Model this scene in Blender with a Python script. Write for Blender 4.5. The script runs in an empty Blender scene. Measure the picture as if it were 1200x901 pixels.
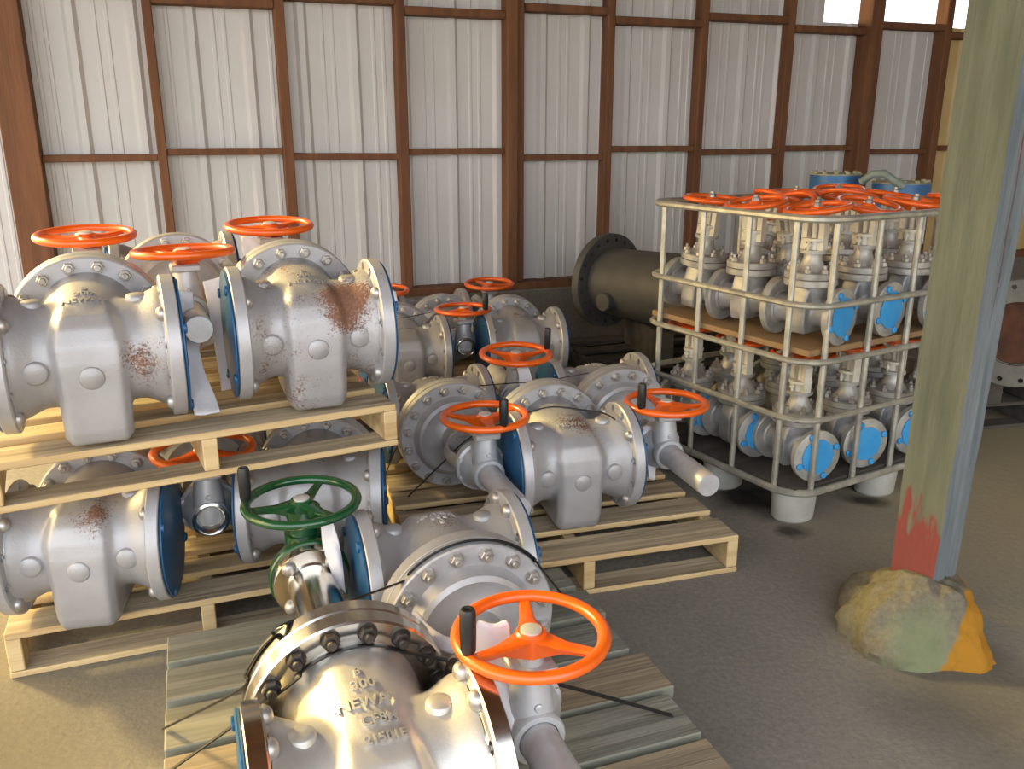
import bpy, bmesh, math, random
from mathutils import Vector, Matrix, noise
from mathutils.bvhtree import BVHTree
from math import sin, cos, pi, radians as R

random.seed(7)
sc = bpy.context.scene
COL = sc.collection

# ------------------------------------------------------------------ materials
def mat(name, col=(.5, .5, .5), rough=.5, metal=0., col2=None, nscale=8., detail=4., bump=0., bscale=40., spec=.5,
        stretch=None, fac=(.35, .65), rust=None, bdist=.01, coat=0.):
    m = bpy.data.materials.new(name); m.use_nodes = True
    nt = m.node_tree; N = nt.nodes; L = nt.links
    b = N['Principled BSDF']
    b.inputs['Roughness'].default_value = rough; b.inputs['Metallic'].default_value = metal
    b.inputs['Specular IOR Level'].default_value = spec
    b.inputs['Coat Weight'].default_value = coat
    tc = N.new('ShaderNodeTexCoord'); mp = N.new('ShaderNodeMapping')
    L.new(tc.outputs['Object'], mp.inputs['Vector'])
    oi = N.new('ShaderNodeObjectInfo'); vm = N.new('ShaderNodeVectorMath'); vm.operation = 'SCALE'
    vm.inputs[0].default_value = (13., 7., 19.); L.new(oi.outputs['Random'], vm.inputs['Scale'])
    L.new(vm.outputs['Vector'], mp.inputs['Location'])
    if stretch: mp.inputs['Scale'].default_value = stretch
    def tex(scale, det=detail, rg=.55):
        n = N.new('ShaderNodeTexNoise'); n.inputs['Scale'].default_value = scale; n.inputs['Detail'].default_value = det
        n.inputs['Roughness'].default_value = rg; L.new(mp.outputs['Vector'], n.inputs['Vector']); return n
    def ramp(src, a, bb):
        r = N.new('ShaderNodeMapRange'); r.inputs['From Min'].default_value = a; r.inputs['From Max'].default_value = bb
        L.new(src, r.inputs['Value']); return r.outputs['Result']
    def mix(f, a, bb):
        x = N.new('ShaderNodeMix'); x.data_type = 'RGBA'
        if hasattr(f, 'is_linked') or not isinstance(f, float): L.new(f, x.inputs['Factor'])
        else: x.inputs['Factor'].default_value = f
        for s, v in ((6, a), (7, bb)):
            if isinstance(v, tuple): x.inputs[s].default_value = (*v, 1)
            else: L.new(v, x.inputs[s])
        return x.outputs[2]
    c = None
    if col2:
        c = mix(ramp(tex(nscale).outputs['Fac'], *fac), col, col2)
    else:
        b.inputs['Base Color'].default_value = (*col, 1)
    if rust:
        def attr(nm):
            a = N.new('ShaderNodeAttribute'); a.attribute_type = 'OBJECT'; a.attribute_name = nm; return a
        def op(o, x, y=None):
            q = N.new('ShaderNodeMath'); q.operation = o; q.use_clamp = False
            for i, v in enumerate((x, y)):
                if v is None: continue
                if isinstance(v, (int, float)): q.inputs[i].default_value = v
                else: L.new(v, q.inputs[i])
            return q.outputs[0]
        amt = attr('rust').outputs['Fac']; st = attr('stain').outputs['Vector']; sr = attr('stain_size').outputs['Fac']
        dv = N.new('ShaderNodeVectorMath'); dv.operation = 'DISTANCE'
        L.new(tc.outputs['Object'], dv.inputs[0]); L.new(st, dv.inputs[1])
        near = op('SUBTRACT', 1., op('DIVIDE', dv.outputs['Value'], op('MAXIMUM', sr, .001)))
        near = op('MAXIMUM', near, 0.)
        big = tex(11, 3).outputs['Fac']; sm = tex(150, 4, .75).outputs['Fac']
        f = op('ADD', op('MULTIPLY', op('SUBTRACT', sm, .5), 2.2), op('MULTIPLY', op('SUBTRACT', big, .5), 1.6))
        f = op('ADD', f, op('SUBTRACT', op('ADD', amt, op('MULTIPLY', near, 1.2)), .93))
        f = op('MULTIPLY', ramp(f, 0., .38), .9)
        c = mix(f, c, mix(ramp(sm, .4, .65), rust, (rust[0] * .45, rust[1] * .4, rust[2] * .4)))
        rr = N.new('ShaderNodeMapRange'); L.new(f, rr.inputs['Value']); rr.inputs['To Min'].default_value = rough; rr.inputs['To Max'].default_value = .9
        L.new(rr.outputs['Result'], b.inputs['Roughness'])
        mm = N.new('ShaderNodeMapRange'); L.new(f, mm.inputs['Value']); mm.inputs['To Min'].default_value = metal; mm.inputs['To Max'].default_value = 0
        L.new(mm.outputs['Result'], b.inputs['Metallic'])
    if c is not None: L.new(c, b.inputs['Base Color'])
    if bump:
        bp = N.new('ShaderNodeBump'); bp.inputs['Strength'].default_value = bump; bp.inputs['Distance'].default_value = bdist
        L.new(tex(bscale).outputs['Fac'], bp.inputs['Height']); L.new(bp.outputs['Normal'], b.inputs['Normal'])
    m['b'] = 1
    return m

RUST = (.23, .088, .030)
M = dict(
    cast=mat('silver_cast_paint', (.41, .40, .41), .45, .3, (.34, .33, .325), 6, rust=RUST, bump=.25, bscale=160, bdist=.003),
    flange=mat('silver_flange_paint', (.455, .45, .465), .40, .3, (.39, .38, .385), 14, rust=RUST),
    stainless=mat('blasted_stainless', (.58, .555, .52), .40, .5, (.48, .455, .42), 10, bump=.2, bscale=220, bdist=.002),
    machined=mat('machined_steel', (.70, .67, .62), .2, 1., (.60, .56, .50), 30, stretch=(1, 1, .1)),
    bolt=mat('silver_bolt', (.52, .51, .5), .4, .7, (.36, .33, .30), 40),
    black_bolt=mat('black_bolt', (.03, .028, .026), .45, .3, (.06, .045, .035), 40),
    tube=mat('grey_tube_paint', (.56, .56, .57), .42, .35, (.46, .45, .45), 20),
    gear=mat('gear_case_grey', (.52, .53, .55), .42, .3, (.42, .42, .42), 14, rust=RUST),
    orange=mat('orange_enamel', (.80, .125, .008), .30, 0, (.72, .10, .006), 12, coat=.35, bump=.06, bscale=60, bdist=.003),
    green=mat('green_enamel', (.009, .075, .024), .25, 0, (.008, .06, .018), 12, coat=.5),
    blue=mat('blue_plastic', (.010, .075, .18), .4, 0, (.014, .095, .22), 10),
    sky_blue=mat('bright_blue_cap', (.025, .27, .62), .45, 0, (.05, .33, .66), 10),
    rubber=mat('black_grip', (.012, .012, .013), .42),
    foam=mat('white_foam', (.72, .70, .72), .8, 0, (.62, .60, .63), 6, bump=.3, bscale=30),
    ivory=mat('ivory_cast_paint', (.47, .46, .42), .42, .3, (.30, .29, .265), 14, rust=RUST, bump=.2, bscale=120, bdist=.002),
    yoke_white=mat('yoke_white_paint', (.66, .63, .53), .5, .1, (.52, .49, .40), 14, rust=RUST),
    small_cast=mat('small_valve_silver', (.46, .46, .47), .42, .4, (.30, .30, .30), 14, rust=RUST),
    galv=mat('galvanised_tube', (.56, .55, .46), .42, .55, (.38, .37, .32), 18),
    wood_top=mat('pallet_weathered_face', (.25, .195, .125), .85, 0, (.50, .40, .265), 9, 8, bump=.5, bscale=26, stretch=(.16, 3., 3.), fac=(.36, .62)),
    wood=mat('pallet_fresh_edge', (.66, .49, .25), .75, 0, (.44, .28, .12), 7, 8, bump=.3, bscale=26, stretch=(.16, 3., 3.), fac=(.42, .68)),
    grey_wood=mat('pallet_greygreen_face', (.165, .16, .125), .85, 0, (.30, .29, .235), 9, 8, bump=.45, bscale=26, stretch=(.14, 3., 3.), fac=(.36, .64)),
    grey_edge=mat('pallet_greygreen_edge', (.26, .255, .20), .85, 0, (.20, .20, .155), 4, 5, stretch=(.3, 3., 3.)),
    tan_wood=mat('pallet_tan_face', (.36, .28, .18), .85, 0, (.20, .165, .115), 9, 8, bump=.45, bscale=26, stretch=(.14, 3., 3.), fac=(.36, .64)),
    dark_wood=mat('old_dark_wood', (.06, .05, .042), .9, 0, (.11, .095, .08), 4, 6, bump=.3, bscale=18, stretch=(.3, 3, 3)),
    stud=mat('brown_stud_timber', (.115, .045, .018), .8, 0, (.19, .078, .030), 4, 6, bump=.2, bscale=20, stretch=(4, 4, .35)),
    sheet=mat('wall_sheet_paint', (.60, .58, .55), .42, .0, (.55, .53, .49), 1.5, spec=.5),
    sheet_warm_lit=mat('warm_lit_wall_sheet', (.62, .46, .20), .45, 0, (.54, .38, .15), 1.5),  # warm light on the end wall panel, painted in as yellow
    dark_cast=mat('dark_grey_cast', (.068, .065, .061), .55, .2, (.095, .089, .08), 6, bump=.2, bscale=80, bdist=.003),
    aged=mat('aged_steel', (.22, .205, .165), .5, .3, (.15, .14, .11), 12, bump=.2, bscale=60, bdist=.003),
    rusty=mat('rusty_bore', (.14, .05, .02), .85, 0, (.07, .028, .015), 12),
    strap=mat('black_strap', (.014, .013, .013), .35),
    wire=mat('dark_wire', (.03, .028, .026), .5, .3),
    card=mat('brown_cardboard', (.33, .21, .10), .85, 0, (.26, .16, .075), 8),
    feet=mat('grey_plastic_foot', (.46, .46, .41), .7, 0, (.38, .37, .32), 10),
    tag=mat('steel_tag', (.7, .69, .66), .35, .5),
    blue_steel=mat('blue_barrel_paint', (.035, .13, .30), .4, .1, (.05, .17, .36), 6),
    lid=mat('tan_barrel_lid', (.42, .40, .27), .5, .2, (.33, .31, .2), 12),
    hose=mat('grey_green_hose', (.25, .30, .27), .5, 0, (.20, .24, .21), 20),
)

def ground_mat(name, base, alt, tan, patches):
    m = bpy.data.materials.new(name); m.use_nodes = True
    nt = m.node_tree; N = nt.nodes; L = nt.links; b = N['Principled BSDF']
    b.inputs['Roughness'].default_value = .85; b.inputs['Specular IOR Level'].default_value = .25
    tc = N.new('ShaderNodeTexCoord')
    def nz(s, d=5, rg=.6):
        n = N.new('ShaderNodeTexNoise'); n.inputs['Scale'].default_value = s; n.inputs['Detail'].default_value = d; n.inputs['Roughness'].default_value = rg
        L.new(tc.outputs['Object'], n.inputs['Vector']); return n.outputs['Fac']
    def rng(v, a, bb, c=0., d=1.):
        r = N.new('ShaderNodeMapRange'); L.new(v, r.inputs['Value'])
        for k, q in zip(('From Min', 'From Max', 'To Min', 'To Max'), (a, bb, c, d)): r.inputs[k].default_value = q
        return r.outputs['Result']
    def mix(f, a, bb):
        x = N.new('ShaderNodeMix'); x.data_type = 'RGBA'; L.new(f, x.inputs['Factor'])
        for s, v in ((6, a), (7, bb)):
            if isinstance(v, tuple): x.inputs[s].default_value = (*v, 1)
            else: L.new(v, x.inputs[s])
        return x.outputs[2]
    c = mix(rng(nz(1.3), .35, .65), base, alt)
    c = mix(rng(nz(60, 3, .7), .35, .75, 0, .55), c, (alt[0] * 1.5, alt[1] * 1.45, alt[2] * 1.35))
    wob = N.new('ShaderNodeVectorMath'); wob.operation = 'ADD'
    nn = N.new('ShaderNodeTexNoise'); nn.inputs['Scale'].default_value = 3.2; nn.inputs['Detail'].default_value = 4
    L.new(tc.outputs['Object'], nn.inputs['Vector'])
    sc_ = N.new('ShaderNodeVectorMath'); sc_.operation = 'SCALE'; sc_.inputs['Scale'].default_value = .35
    L.new(nn.outputs['Color'], sc_.inputs[0]); L.new(tc.outputs['Object'], wob.inputs[0]); L.new(sc_.outputs['Vector'], wob.inputs[1])
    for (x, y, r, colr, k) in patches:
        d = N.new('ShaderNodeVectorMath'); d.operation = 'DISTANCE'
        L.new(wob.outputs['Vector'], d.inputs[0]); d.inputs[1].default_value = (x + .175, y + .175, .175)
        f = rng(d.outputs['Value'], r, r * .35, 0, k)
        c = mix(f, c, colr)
    L.new(c, b.inputs['Base Color'])
    bp = N.new('ShaderNodeBump'); bp.inputs['Strength'].default_value = .5; bp.inputs['Distance'].default_value = .006
    L.new(nz(35, 6, .7), bp.inputs['Height']); L.new(bp.outputs['Normal'], b.inputs['Normal'])
    return m

OIL = (.018, .014, .011)
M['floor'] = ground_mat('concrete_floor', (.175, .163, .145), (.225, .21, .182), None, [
    (2.5, 3.6, 1.7, (.36, .30, .18), .85), (1.9, 2.2, .9, (.27, .24, .17), .6),  # widest patch: soft warm light painted as tan floor
    (-1.75, 1.55, 1.1, (.105, .092, .064), .9), (.98, 3.35, .22, OIL, .95), (.85, 3.75, .26, (.03, .02, .014), .9), (1.47, 3.33, .12, OIL, .9), (1.05, 3.05, .10, OIL, .8),  # first patch: darker tan painted in to tone down the sunlit floor
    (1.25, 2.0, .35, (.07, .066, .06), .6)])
M['kerb'] = ground_mat('old_concrete_kerb', (.12, .108, .09), (.16, .145, .12), None, [])

def pier_mat():
    m = ground_mat('painted_concrete_pier', (.085, .076, .056), (.165, .15, .112), None, [
        (-.02, -.16, .17, (.17, .20, .10), .75), (-.12, -.04, .13, (.15, .17, .09), .6)])
    nt = m.node_tree; N = nt.nodes; L = nt.links; b = N['Principled BSDF']
    src = b.inputs['Base Color'].links[0].from_socket
    tc = N.new('ShaderNodeTexCoord'); sx = N.new('ShaderNodeSeparateXYZ'); L.new(tc.outputs['Object'], sx.inputs[0])
    nz = N.new('ShaderNodeTexNoise'); nz.inputs['Scale'].default_value = 12; L.new(tc.outputs['Object'], nz.inputs['Vector'])
    def op(o, a, c):
        q = N.new('ShaderNodeMath'); q.operation = o
        for i, v in enumerate((a, c)):
            if isinstance(v, (int, float)): q.inputs[i].default_value = v
            else: L.new(v, q.inputs[i])
        return q.outputs[0]
    # orange-yellow hazard paint: a triangle low on the right flank
    v = op('SUBTRACT', op('ADD', sx.outputs['X'], op('MULTIPLY', sx.outputs['Z'], -.62)), op('ADD', -.012, op('MULTIPLY', op('SUBTRACT', nz.outputs['Fac'], .5), .03)))
    v = op('MINIMUM', op('MULTIPLY', v, 90.), op('MULTIPLY', op('SUBTRACT', .185, sx.outputs['Z']), 90.))
    f = N.new('ShaderNodeClamp'); L.new(v, f.inputs['Value'])
    x = N.new('ShaderNodeMix'); x.data_type = 'RGBA'; L.new(f.outputs[0], x.inputs['Factor']); L.new(src, x.inputs[6]); x.inputs[7].default_value = (.33, .155, .015, 1)
    L.new(x.outputs[2], b.inputs['Base Color'])
    return m
M['pier'] = pier_mat()

def post_mat(name, c1, c2, low, lowz):
    """weathered paint; red primer shows where the top coat is gone near the foot (object z below lowz)"""
    m = mat(name, c1, .8, 0, c2, 5, 6, bump=.45, bscale=24, stretch=(6, 6, .5))
    nt = m.node_tree; N = nt.nodes; L = nt.links; b = N['Principled BSDF']
    src = b.inputs['Base Color'].links[0].from_socket
    tc = N.new('ShaderNodeTexCoord'); sx = N.new('ShaderNodeSeparateXYZ'); L.new(tc.outputs['Object'], sx.inputs[0])
    nz = N.new('ShaderNodeTexNoise'); nz.inputs['Scale'].default_value = 9; nz.inputs['Detail'].default_value = 5
    mp = N.new('ShaderNodeMapping'); mp.inputs['Scale'].default_value = (3, 3, .8); L.new(tc.outputs['Object'], mp.inputs[0]); L.new(mp.outputs[0], nz.inputs['Vector'])
    q = N.new('ShaderNodeMath'); q.operation = 'MULTIPLY_ADD'; L.new(nz.outputs['Fac'], q.inputs[0]); q.inputs[1].default_value = .55; L.new(sx.outputs['Z'], q.inputs[2])
    r = N.new('ShaderNodeMapRange'); L.new(q.outputs[0], r.inputs['Value']); r.inputs['From Min'].default_value = lowz + .30; r.inputs['From Max'].default_value = lowz + .25
    x = N.new('ShaderNodeMix'); x.data_type = 'RGBA'; L.new(r.outputs['Result'], x.inputs['Factor']); L.new(src, x.inputs[6]); x.inputs[7].default_value = (*low, 1)
    # dark grain blotches
    nz2 = N.new('ShaderNodeTexNoise'); nz2.inputs['Scale'].default_value = 4; nz2.inputs['Detail'].default_value = 3
    L.new(mp.outputs[0], nz2.inputs['Vector'])
    r2 = N.new('ShaderNodeMapRange'); L.new(nz2.outputs['Fac'], r2.inputs['Value']); r2.inputs['From Min'].default_value = .66; r2.inputs['From Max'].default_value = .74; r2.inputs['To Max'].default_value = .7
    y = N.new('ShaderNodeMix'); y.data_type = 'RGBA'; L.new(r2.outputs['Result'], y.inputs['Factor']); L.new(x.outputs[2], y.inputs[6]); y.inputs[7].default_value = (.04, .035, .025, 1)
    L.new(y.outputs[2], b.inputs['Base Color'])
    return m
M['post_green'] = post_mat('post_green_face', (.080, .092, .062), (.125, .13, .09), (.17, .036, .03), .23)
M['post_grey'] = post_mat('post_bluegrey_face', (.10, .125, .14), (.165, .185, .19), (.17, .06, .05), -.4)
M['post_red'] = mat('post_red_paint', (.17, .04, .035), .85, 0, (.09, .06, .05), 9, bump=.4, bscale=30)

# ------------------------------------------------------------------ mesh helpers
class MB:
    def __init__(s): s.v = []; s.f = []; s.m = []
    def add(s, vs, fs, mi=0, T=None):
        o = len(s.v)
        s.v += [tuple(T @ Vector(p)) if T else tuple(p) for p in vs]
        for i, f in enumerate(fs):
            s.f.append([o + k for k in f]); s.m.append(mi[i] if isinstance(mi, (list, tuple)) else mi)
        return s
    def box(s, lo, hi, bev=0., T=None, mi=0, topmi=None):
        x0, y0, z0 = lo; x1, y1, z1 = hi
        b = min(bev, (x1 - x0) * .45, (y1 - y0) * .45, (z1 - z0) * .45)
        vs = []; fs = []
        if b <= 0:
            vs = [(x, y, z) for z in (z0, z1) for y in (y0, y1) for x in (x0, x1)]
            fs = [(0, 2, 3, 1), (4, 5, 7, 6), (0, 1, 5, 4), (2, 6, 7, 3), (0, 4, 6, 2), (1, 3, 7, 5)]
            mis = [mi, topmi if topmi is not None else mi, mi, mi, mi, mi]
            return s.add(vs, fs, mis, T)
        bm = bmesh.new()
        bmesh.ops.create_cube(bm, size=1)
        for v in bm.verts: v.co = Vector(((x0 + x1) / 2 + v.co.x * (x1 - x0), (y0 + y1) / 2 + v.co.y * (y1 - y0), (z0 + z1) / 2 + v.co.z * (z1 - z0)))
        bmesh.ops.bevel(bm, geom=bm.edges[:], offset=b, segments=1, affect='EDGES')
        bm.normal_update(); bm.verts.index_update()
        mis = [(topmi if (topmi is not None and abs(f.normal.z) > .9) else mi) for f in bm.faces]
        s.add([v.co[:] for v in bm.verts], [[v.index for v in f.verts] for f in bm.faces], mis, T); bm.free(); return s
    def lathe(s, prof, axis='z', c=(0, 0, 0), n=32, closed=False, mi=0, T=None, sx=1.):
        """prof: (radius, height) pairs; r==0 ends make a pole"""
        vs = []; fs = []; rings = []
        for (r, h) in prof:
            if r < 1e-6: rings.append([len(vs)]); vs.append((0, 0, h))
            else:
                rings.append(list(range(len(vs), len(vs) + n)))
                vs += [(r * cos(2 * pi * k / n) * sx, r * sin(2 * pi * k / n), h) for k in range(n)]
        prs = list(zip(rings, rings[1:]))
        if closed: prs.append((rings[-1], rings[0]))
        for a, b in prs:
            for k in range(n):
                k2 = (k + 1) % n
                if len(a) == 1 and len(b) == 1: continue
                if len(a) == 1: fs.append((a[0], b[k2], b[k]))
                elif len(b) == 1: fs.append((a[k], a[k2], b[0]))
                else: fs.append((a[k], a[k2], b[k2], b[k]))
        X = {'z': Matrix.Identity(3), 'y': Matrix(((1, 0, 0), (0, 0, 1), (0, -1, 0))), '-y': Matrix(((1, 0, 0), (0, 0, -1), (0, 1, 0))),
             'x': Matrix(((0, 0, 1), (1, 0, 0), (0, 1, 0))), '-x': Matrix(((0, 0, -1), (1, 0, 0), (0, -1, 0))), '-z': Matrix(((1, 0, 0), (0, -1, 0), (0, 0, -1)))}[axis]
        vs = [tuple(X @ Vector(p) + Vector(c)) for p in vs]
        return s.add(vs, fs, mi, T)
    def cyl(s, p0, p1, r0, r1=None, n=16, mi=0, bev=0.):
        r1 = r0 if r1 is None else r1
        p0 = Vector(p0); p1 = Vector(p1); d = p1 - p0; h = d.length
        q = d.to_track_quat('Z', 'Y').to_matrix().to_4x4(); q.translation = p0
        pr = [(0, 0), (r0 - bev, 0), (r0, bev), (r1, h - bev), (r1 - bev, h), (0, h)] if bev else [(0, 0), (r0, 0), (r1, h), (0, h)]
        return s.lathe(pr, 'z', n=n, mi=mi, T=q)
    def tube(s, pts, r, n=8, closed=False, mi=0, flat=None):
        pts = [Vector(p) for p in pts]; m = len(pts); vs = []; fs = []; up = None
        for i, p in enumerate(pts):
            a = pts[i - 1] if (i > 0 or closed) else p; b = pts[(i + 1) % m] if (i < m - 1 or closed) else p
            t = (b - a).normalized()
            if up is None: up = Vector((0, 0, 1)) if abs(t.z) < .9 else Vector((1, 0, 0))
            sd = t.cross(up)
            if sd.length < 1e-4: sd = t.cross(Vector((1, 0, 0)))
            sd.normalize(); u2 = sd.cross(t).normalized(); up = u2
            rr = r[i] if isinstance(r, (list, tuple)) else r
            for k in range(n):
                an = 2 * pi * (k + .5) / n
                if flat: vs.append(p + sd * cos(an) * flat[0] + u2 * sin(an) * flat[1])
                else: vs.append(p + (sd * cos(an) + u2 * sin(an)) * rr)
        for i in range(m if closed else m - 1):
            j = (i + 1) % m
            for k in range(n):
                k2 = (k + 1) % n; fs.append((i * n + k, i * n + k2, j * n + k2, j * n + k))
        if not closed: fs.append(tuple(range(n))[::-1]); fs.append(tuple((m - 1) * n + k for k in range(n)))
        return s.add([tuple(v) for v in vs], fs, mi)
    def prism(s, poly, axis, a, b, mi=0):
        """polygon (2D) extruded along axis from a to b; axis 'x': poly=(y,z)"""
        n = len(poly)
        P = {'x': lambda u, v, w: (w, u, v), 'y': lambda u, v, w: (u, w, v), 'z': lambda u, v, w: (u, v, w)}[axis]
        vs = [P(u, v, a) for u, v in poly] + [P(u, v, b) for u, v in poly]
        fs = [tuple(range(n))[::-1], tuple(range(n, 2 * n))] + [(k, (k + 1) % n, n + (k + 1) % n, n + k) for k in range(n)]
        return s.add(vs, fs, mi)
    def mesh(s, name, mats, ang=35, smooth=True):
        me = bpy.data.meshes.new(name); me.from_pydata(s.v, [], s.f)
        for m in (mats if isinstance(mats, (list, tuple)) else [mats]): me.materials.append(m)
        me.polygons.foreach_set('material_index', s.m)
        bm = bmesh.new(); bm.from_mesh(me); bmesh.ops.recalc_face_normals(bm, faces=bm.faces[:]); bm.to_mesh(me); bm.free()
        if smooth:
            me.polygons.foreach_set('use_smooth', [True] * len(me.polygons)); me.set_sharp_from_angle(angle=R(ang))
        me.update(); return me
    def build(s, name, mats, parent=None, ang=35, smooth=True): return obj(name, s.mesh(name, mats, ang, smooth), parent)

def obj(name, me, parent=None, loc=(0, 0, 0), rot=(0, 0, 0)):
    o = bpy.data.objects.new(name, me); COL.objects.link(o); o.parent = parent; o.location = loc; o.rotation_euler = rot; return o
def tag(o, label, cat, group=None, kind=None):
    o['label'] = label; o['category'] = cat
    if group: o['group'] = group
    if kind: o['kind'] = kind
    return o
def struct(o): o['kind'] = 'structure'; return o
def thing(name, label, cat, loc=(0, 0, 0), rz=0., group=None):
    return tag(obj(name, None, None, loc, (0, 0, rz)), label, cat, group)
KIDS = {}
def kids(o): return [c for c in bpy.data.objects if c.parent == o]
def copy_tree(o, parent=None, index=None):
    if index is None:
        index = {}
        for c in bpy.data.objects:
            if c.parent: index.setdefault(c.parent.name, []).append(c)
    c = o.copy(); COL.objects.link(c); c.parent = parent
    for ch in index.get(o.name, []): copy_tree(ch, c, index)
    return c

def evaluated(o):
    dg = bpy.context.evaluated_depsgraph_get(); dg.update()
    return bpy.data.meshes.new_from_object(o.evaluated_get(dg), depsgraph=dg)
def blend_cast(mb, name, m, voxel=.007, it=5, fac=.5):
    """cast body: overlapping solids fused and filleted"""
    o = mb.build(name, m, None, smooth=False)
    r = o.modifiers.new('r', 'REMESH'); r.mode = 'VOXEL'; r.voxel_size = voxel
    s = o.modifiers.new('s', 'SMOOTH'); s.iterations = it; s.factor = fac
    me = evaluated(o); old = o.data; bpy.data.objects.remove(o); bpy.data.meshes.remove(old)
    me.name = name; me.materials.clear(); me.materials.append(m)
    me.polygons.foreach_set('use_smooth', [True] * len(me.polygons)); return me
def cut_holes(me, r_hole, r_circle, n, axis='x', length=1., phase=.5):
    o = obj('tmp', me)
    cb = MB()
    for k in range(n):
        a = 2 * pi * (k + phase) / n; y, z = r_circle * cos(a), r_circle * sin(a)
        cb.lathe([(0, -length), (r_hole, -length), (r_hole, length), (0, length)], axis, c=((0, y, z) if axis == 'x' else (y, z, 0)), n=12)
    c = obj('cut', cb.mesh('cut', M['bolt'], smooth=False))
    b = o.modifiers.new('b', 'BOOLEAN'); b.operation = 'DIFFERENCE'; b.object = c; b.solver = 'EXACT'
    out = evaluated(o); bpy.data.objects.remove(o); bpy.data.objects.remove(c)
    out.polygons.foreach_set('use_smooth', [True] * len(out.polygons)); out.set_sharp_from_angle(angle=R(35)); return out

# ------------------------------------------------------------------ the big flanged gate valve
# local frame: flow axis along x, stem along +y, up is z; origin on the flow axis
def body_mesh(name, m):
    b = MB()
    b.lathe([(0, -.185), (.160, -.185), (.156, -.165), (.134, -.12), (.132, 0), (.134, .12), (.156, .165), (.160, .185), (0, .185)], 'x', n=48)
    slab = [(-.128, -.207), (-.146, -.196), (-.156, -.165), (-.159, -.08), (-.157, .01), (-.148, .06), (-.128, .10), (-.098, .125), (-.055, .138), (.02, .142), (.22, .142), (.22, -.17), (.08, -.207)]
    sl = [(y * .93 + .01, z * .93) for y, z in slab]
    n = len(slab)
    hx = lambda v: .95 + .10 * min(1, max(0, (v + .05) / .10)) - .40 * min(1, max(0, (v - .04) / .11)) ** 1.6
    vs = [(x * hx(v), u, v) for x, pl in ((-.085, sl), (-.067, slab), (.067, slab), (.085, sl)) for u, v in pl]
    b.add(vs, [tuple(range(n)), tuple(range(3 * n, 4 * n))] + [(r * n + k, r * n + (k + 1) % n, r * n + n + (k + 1) % n, r * n + n + k) for r in range(3) for k in range(n)])
    b.lathe([(0, -.150), (.04, -.147), (.075, -.136), (.105, -.116), (.128, -.088), (.145, -.048), (.155, 0), (.159, .05), (.160, .15), (.164, .19), (.170, .22), (0, .22)], 'y', n=56, sx=.84)
    me = blend_cast(b, name, m, .0062, 10)
    bm = bmesh.new(); bm.from_mesh(me)
    x = MB()   # round casting pads
    for sx in (-.122, .122):
        x.lathe([(0, -.20), (.029, -.20), (.029, .1425), (.025, .1465), (0, .1465)], '-y', (sx, -.0, .0), n=24)
        x.lathe([(0, 0), (.026, 0), (.026, .141), (.022, .145), (0, .145)], 'z', (sx, .0, .0), n=24)
    x.lathe([(0, 0), (.030, 0), (.030, .158), (.026, .162), (0, .162)], '-y', (0, 0, -.02), n=24)
    m2 = x.mesh('pads', m); bm.from_mesh(m2); bm.to_mesh(me); bm.free(); bpy.data.meshes.remove(m2)
    me.polygons.foreach_set('use_smooth', [True] * len(me.polygons)); me.set_sharp_from_angle(angle=R(50))
    return me
BODY = {'cast': body_mesh('body', M['cast'])}
BODY['stainless'] = BODY['cast'].copy(); BODY['stainless'].materials[0] = M['stainless']

def lettering_mesh(lines, m, hgt=.0042):
    """raised casting marks laid over the crown of the body"""
    me = BODY['cast']; bvh = BVHTree.FromPolygons([v.co[:] for v in me.vertices], [list(p.vertices) for p in me.polygons])
    al = R(42); V = Vector((0, cos(al), sin(al))); n = Vector((0, -sin(al), cos(al)))
    out = MB()
    for (txt, size, u0, v0) in lines:
        cu = bpy.data.curves.new('t', 'FONT'); cu.body = txt; cu.size = size; cu.align_x = 'CENTER'; cu.extrude = .5; cu.resolution_u = 3; cu.offset = size * .02
        o = bpy.data.objects.new('t', cu); COL.objects.link(o)
        tm = evaluated(o); bpy.data.objects.remove(o); bpy.data.curves.remove(cu)
        vs = []
        for v in tm.vertices:
            p = Vector((u0 + v.co.x * 1.08, 0, 0)) + V * (v0 + v.co.y) + Vector((0, -.09, .08))
            hit = bvh.ray_cast(p + n * .5, -n)[0]
            q = hit if hit else p
            vs.append(tuple(q + n * (hgt if v.co.z > 0 else -.003)))
        out.add(vs, [list(p.vertices) for p in tm.polygons]); bpy.data.meshes.remove(tm)
    return out.mesh('casting_marks', m, 30)
LET3 = lettering_mesh([('8', .026, .0, .140), ('300', .028, .0, .110), ('NEWAY', .027, .0, .078)], M['cast'])
LET5 = lettering_mesh([('8', .022, -.004, .198), ('300', .028, .0, .166), ('NEWAY', .029, .0, .129), ('CF8M', .025, .010, .094), ('21501E', .023, .012, .060)], M['stainless'], .0075)

def ring_half_mesh(name, m, y0, y1, ro=.208, ri=.12):
    return MB().lathe([(ri, y0), (ro - .004, y0), (ro, y0 + .004), (ro, y1 - .002), (ro - .002, y1), (ri, y1)], 'y', n=72, closed=True).mesh(name, m)
def nut_mesh(m, r=.0165, h=.017, stud=.012):
    b = MB()
    b.lathe([(0, 0), (r * 1.12, 0), (r * 1.12, .002), (0, .002)], 'z', n=16)
    b.lathe([(0, .002), (r, .002), (r, h - .002), (r * .86, h), (0, h)], 'z', n=6)
    b.lathe([(0, h), (r * .56, h), (r * .56, h + stud - .002), (r * .45, h + stud), (0, h + stud)], 'z', n=12)
    return b.mesh('nut', m, 30)
NUT = nut_mesh(M['bolt']); NUTB = nut_mesh(M['black_bolt'], .018, .018, .012)
def head_mesh(m):
    return MB().lathe([(0, 0), (.019, 0), (.019, .006), (.015, .013), (.008, .017), (0, .018)], 'z', n=16).mesh('bolt', m)
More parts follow.
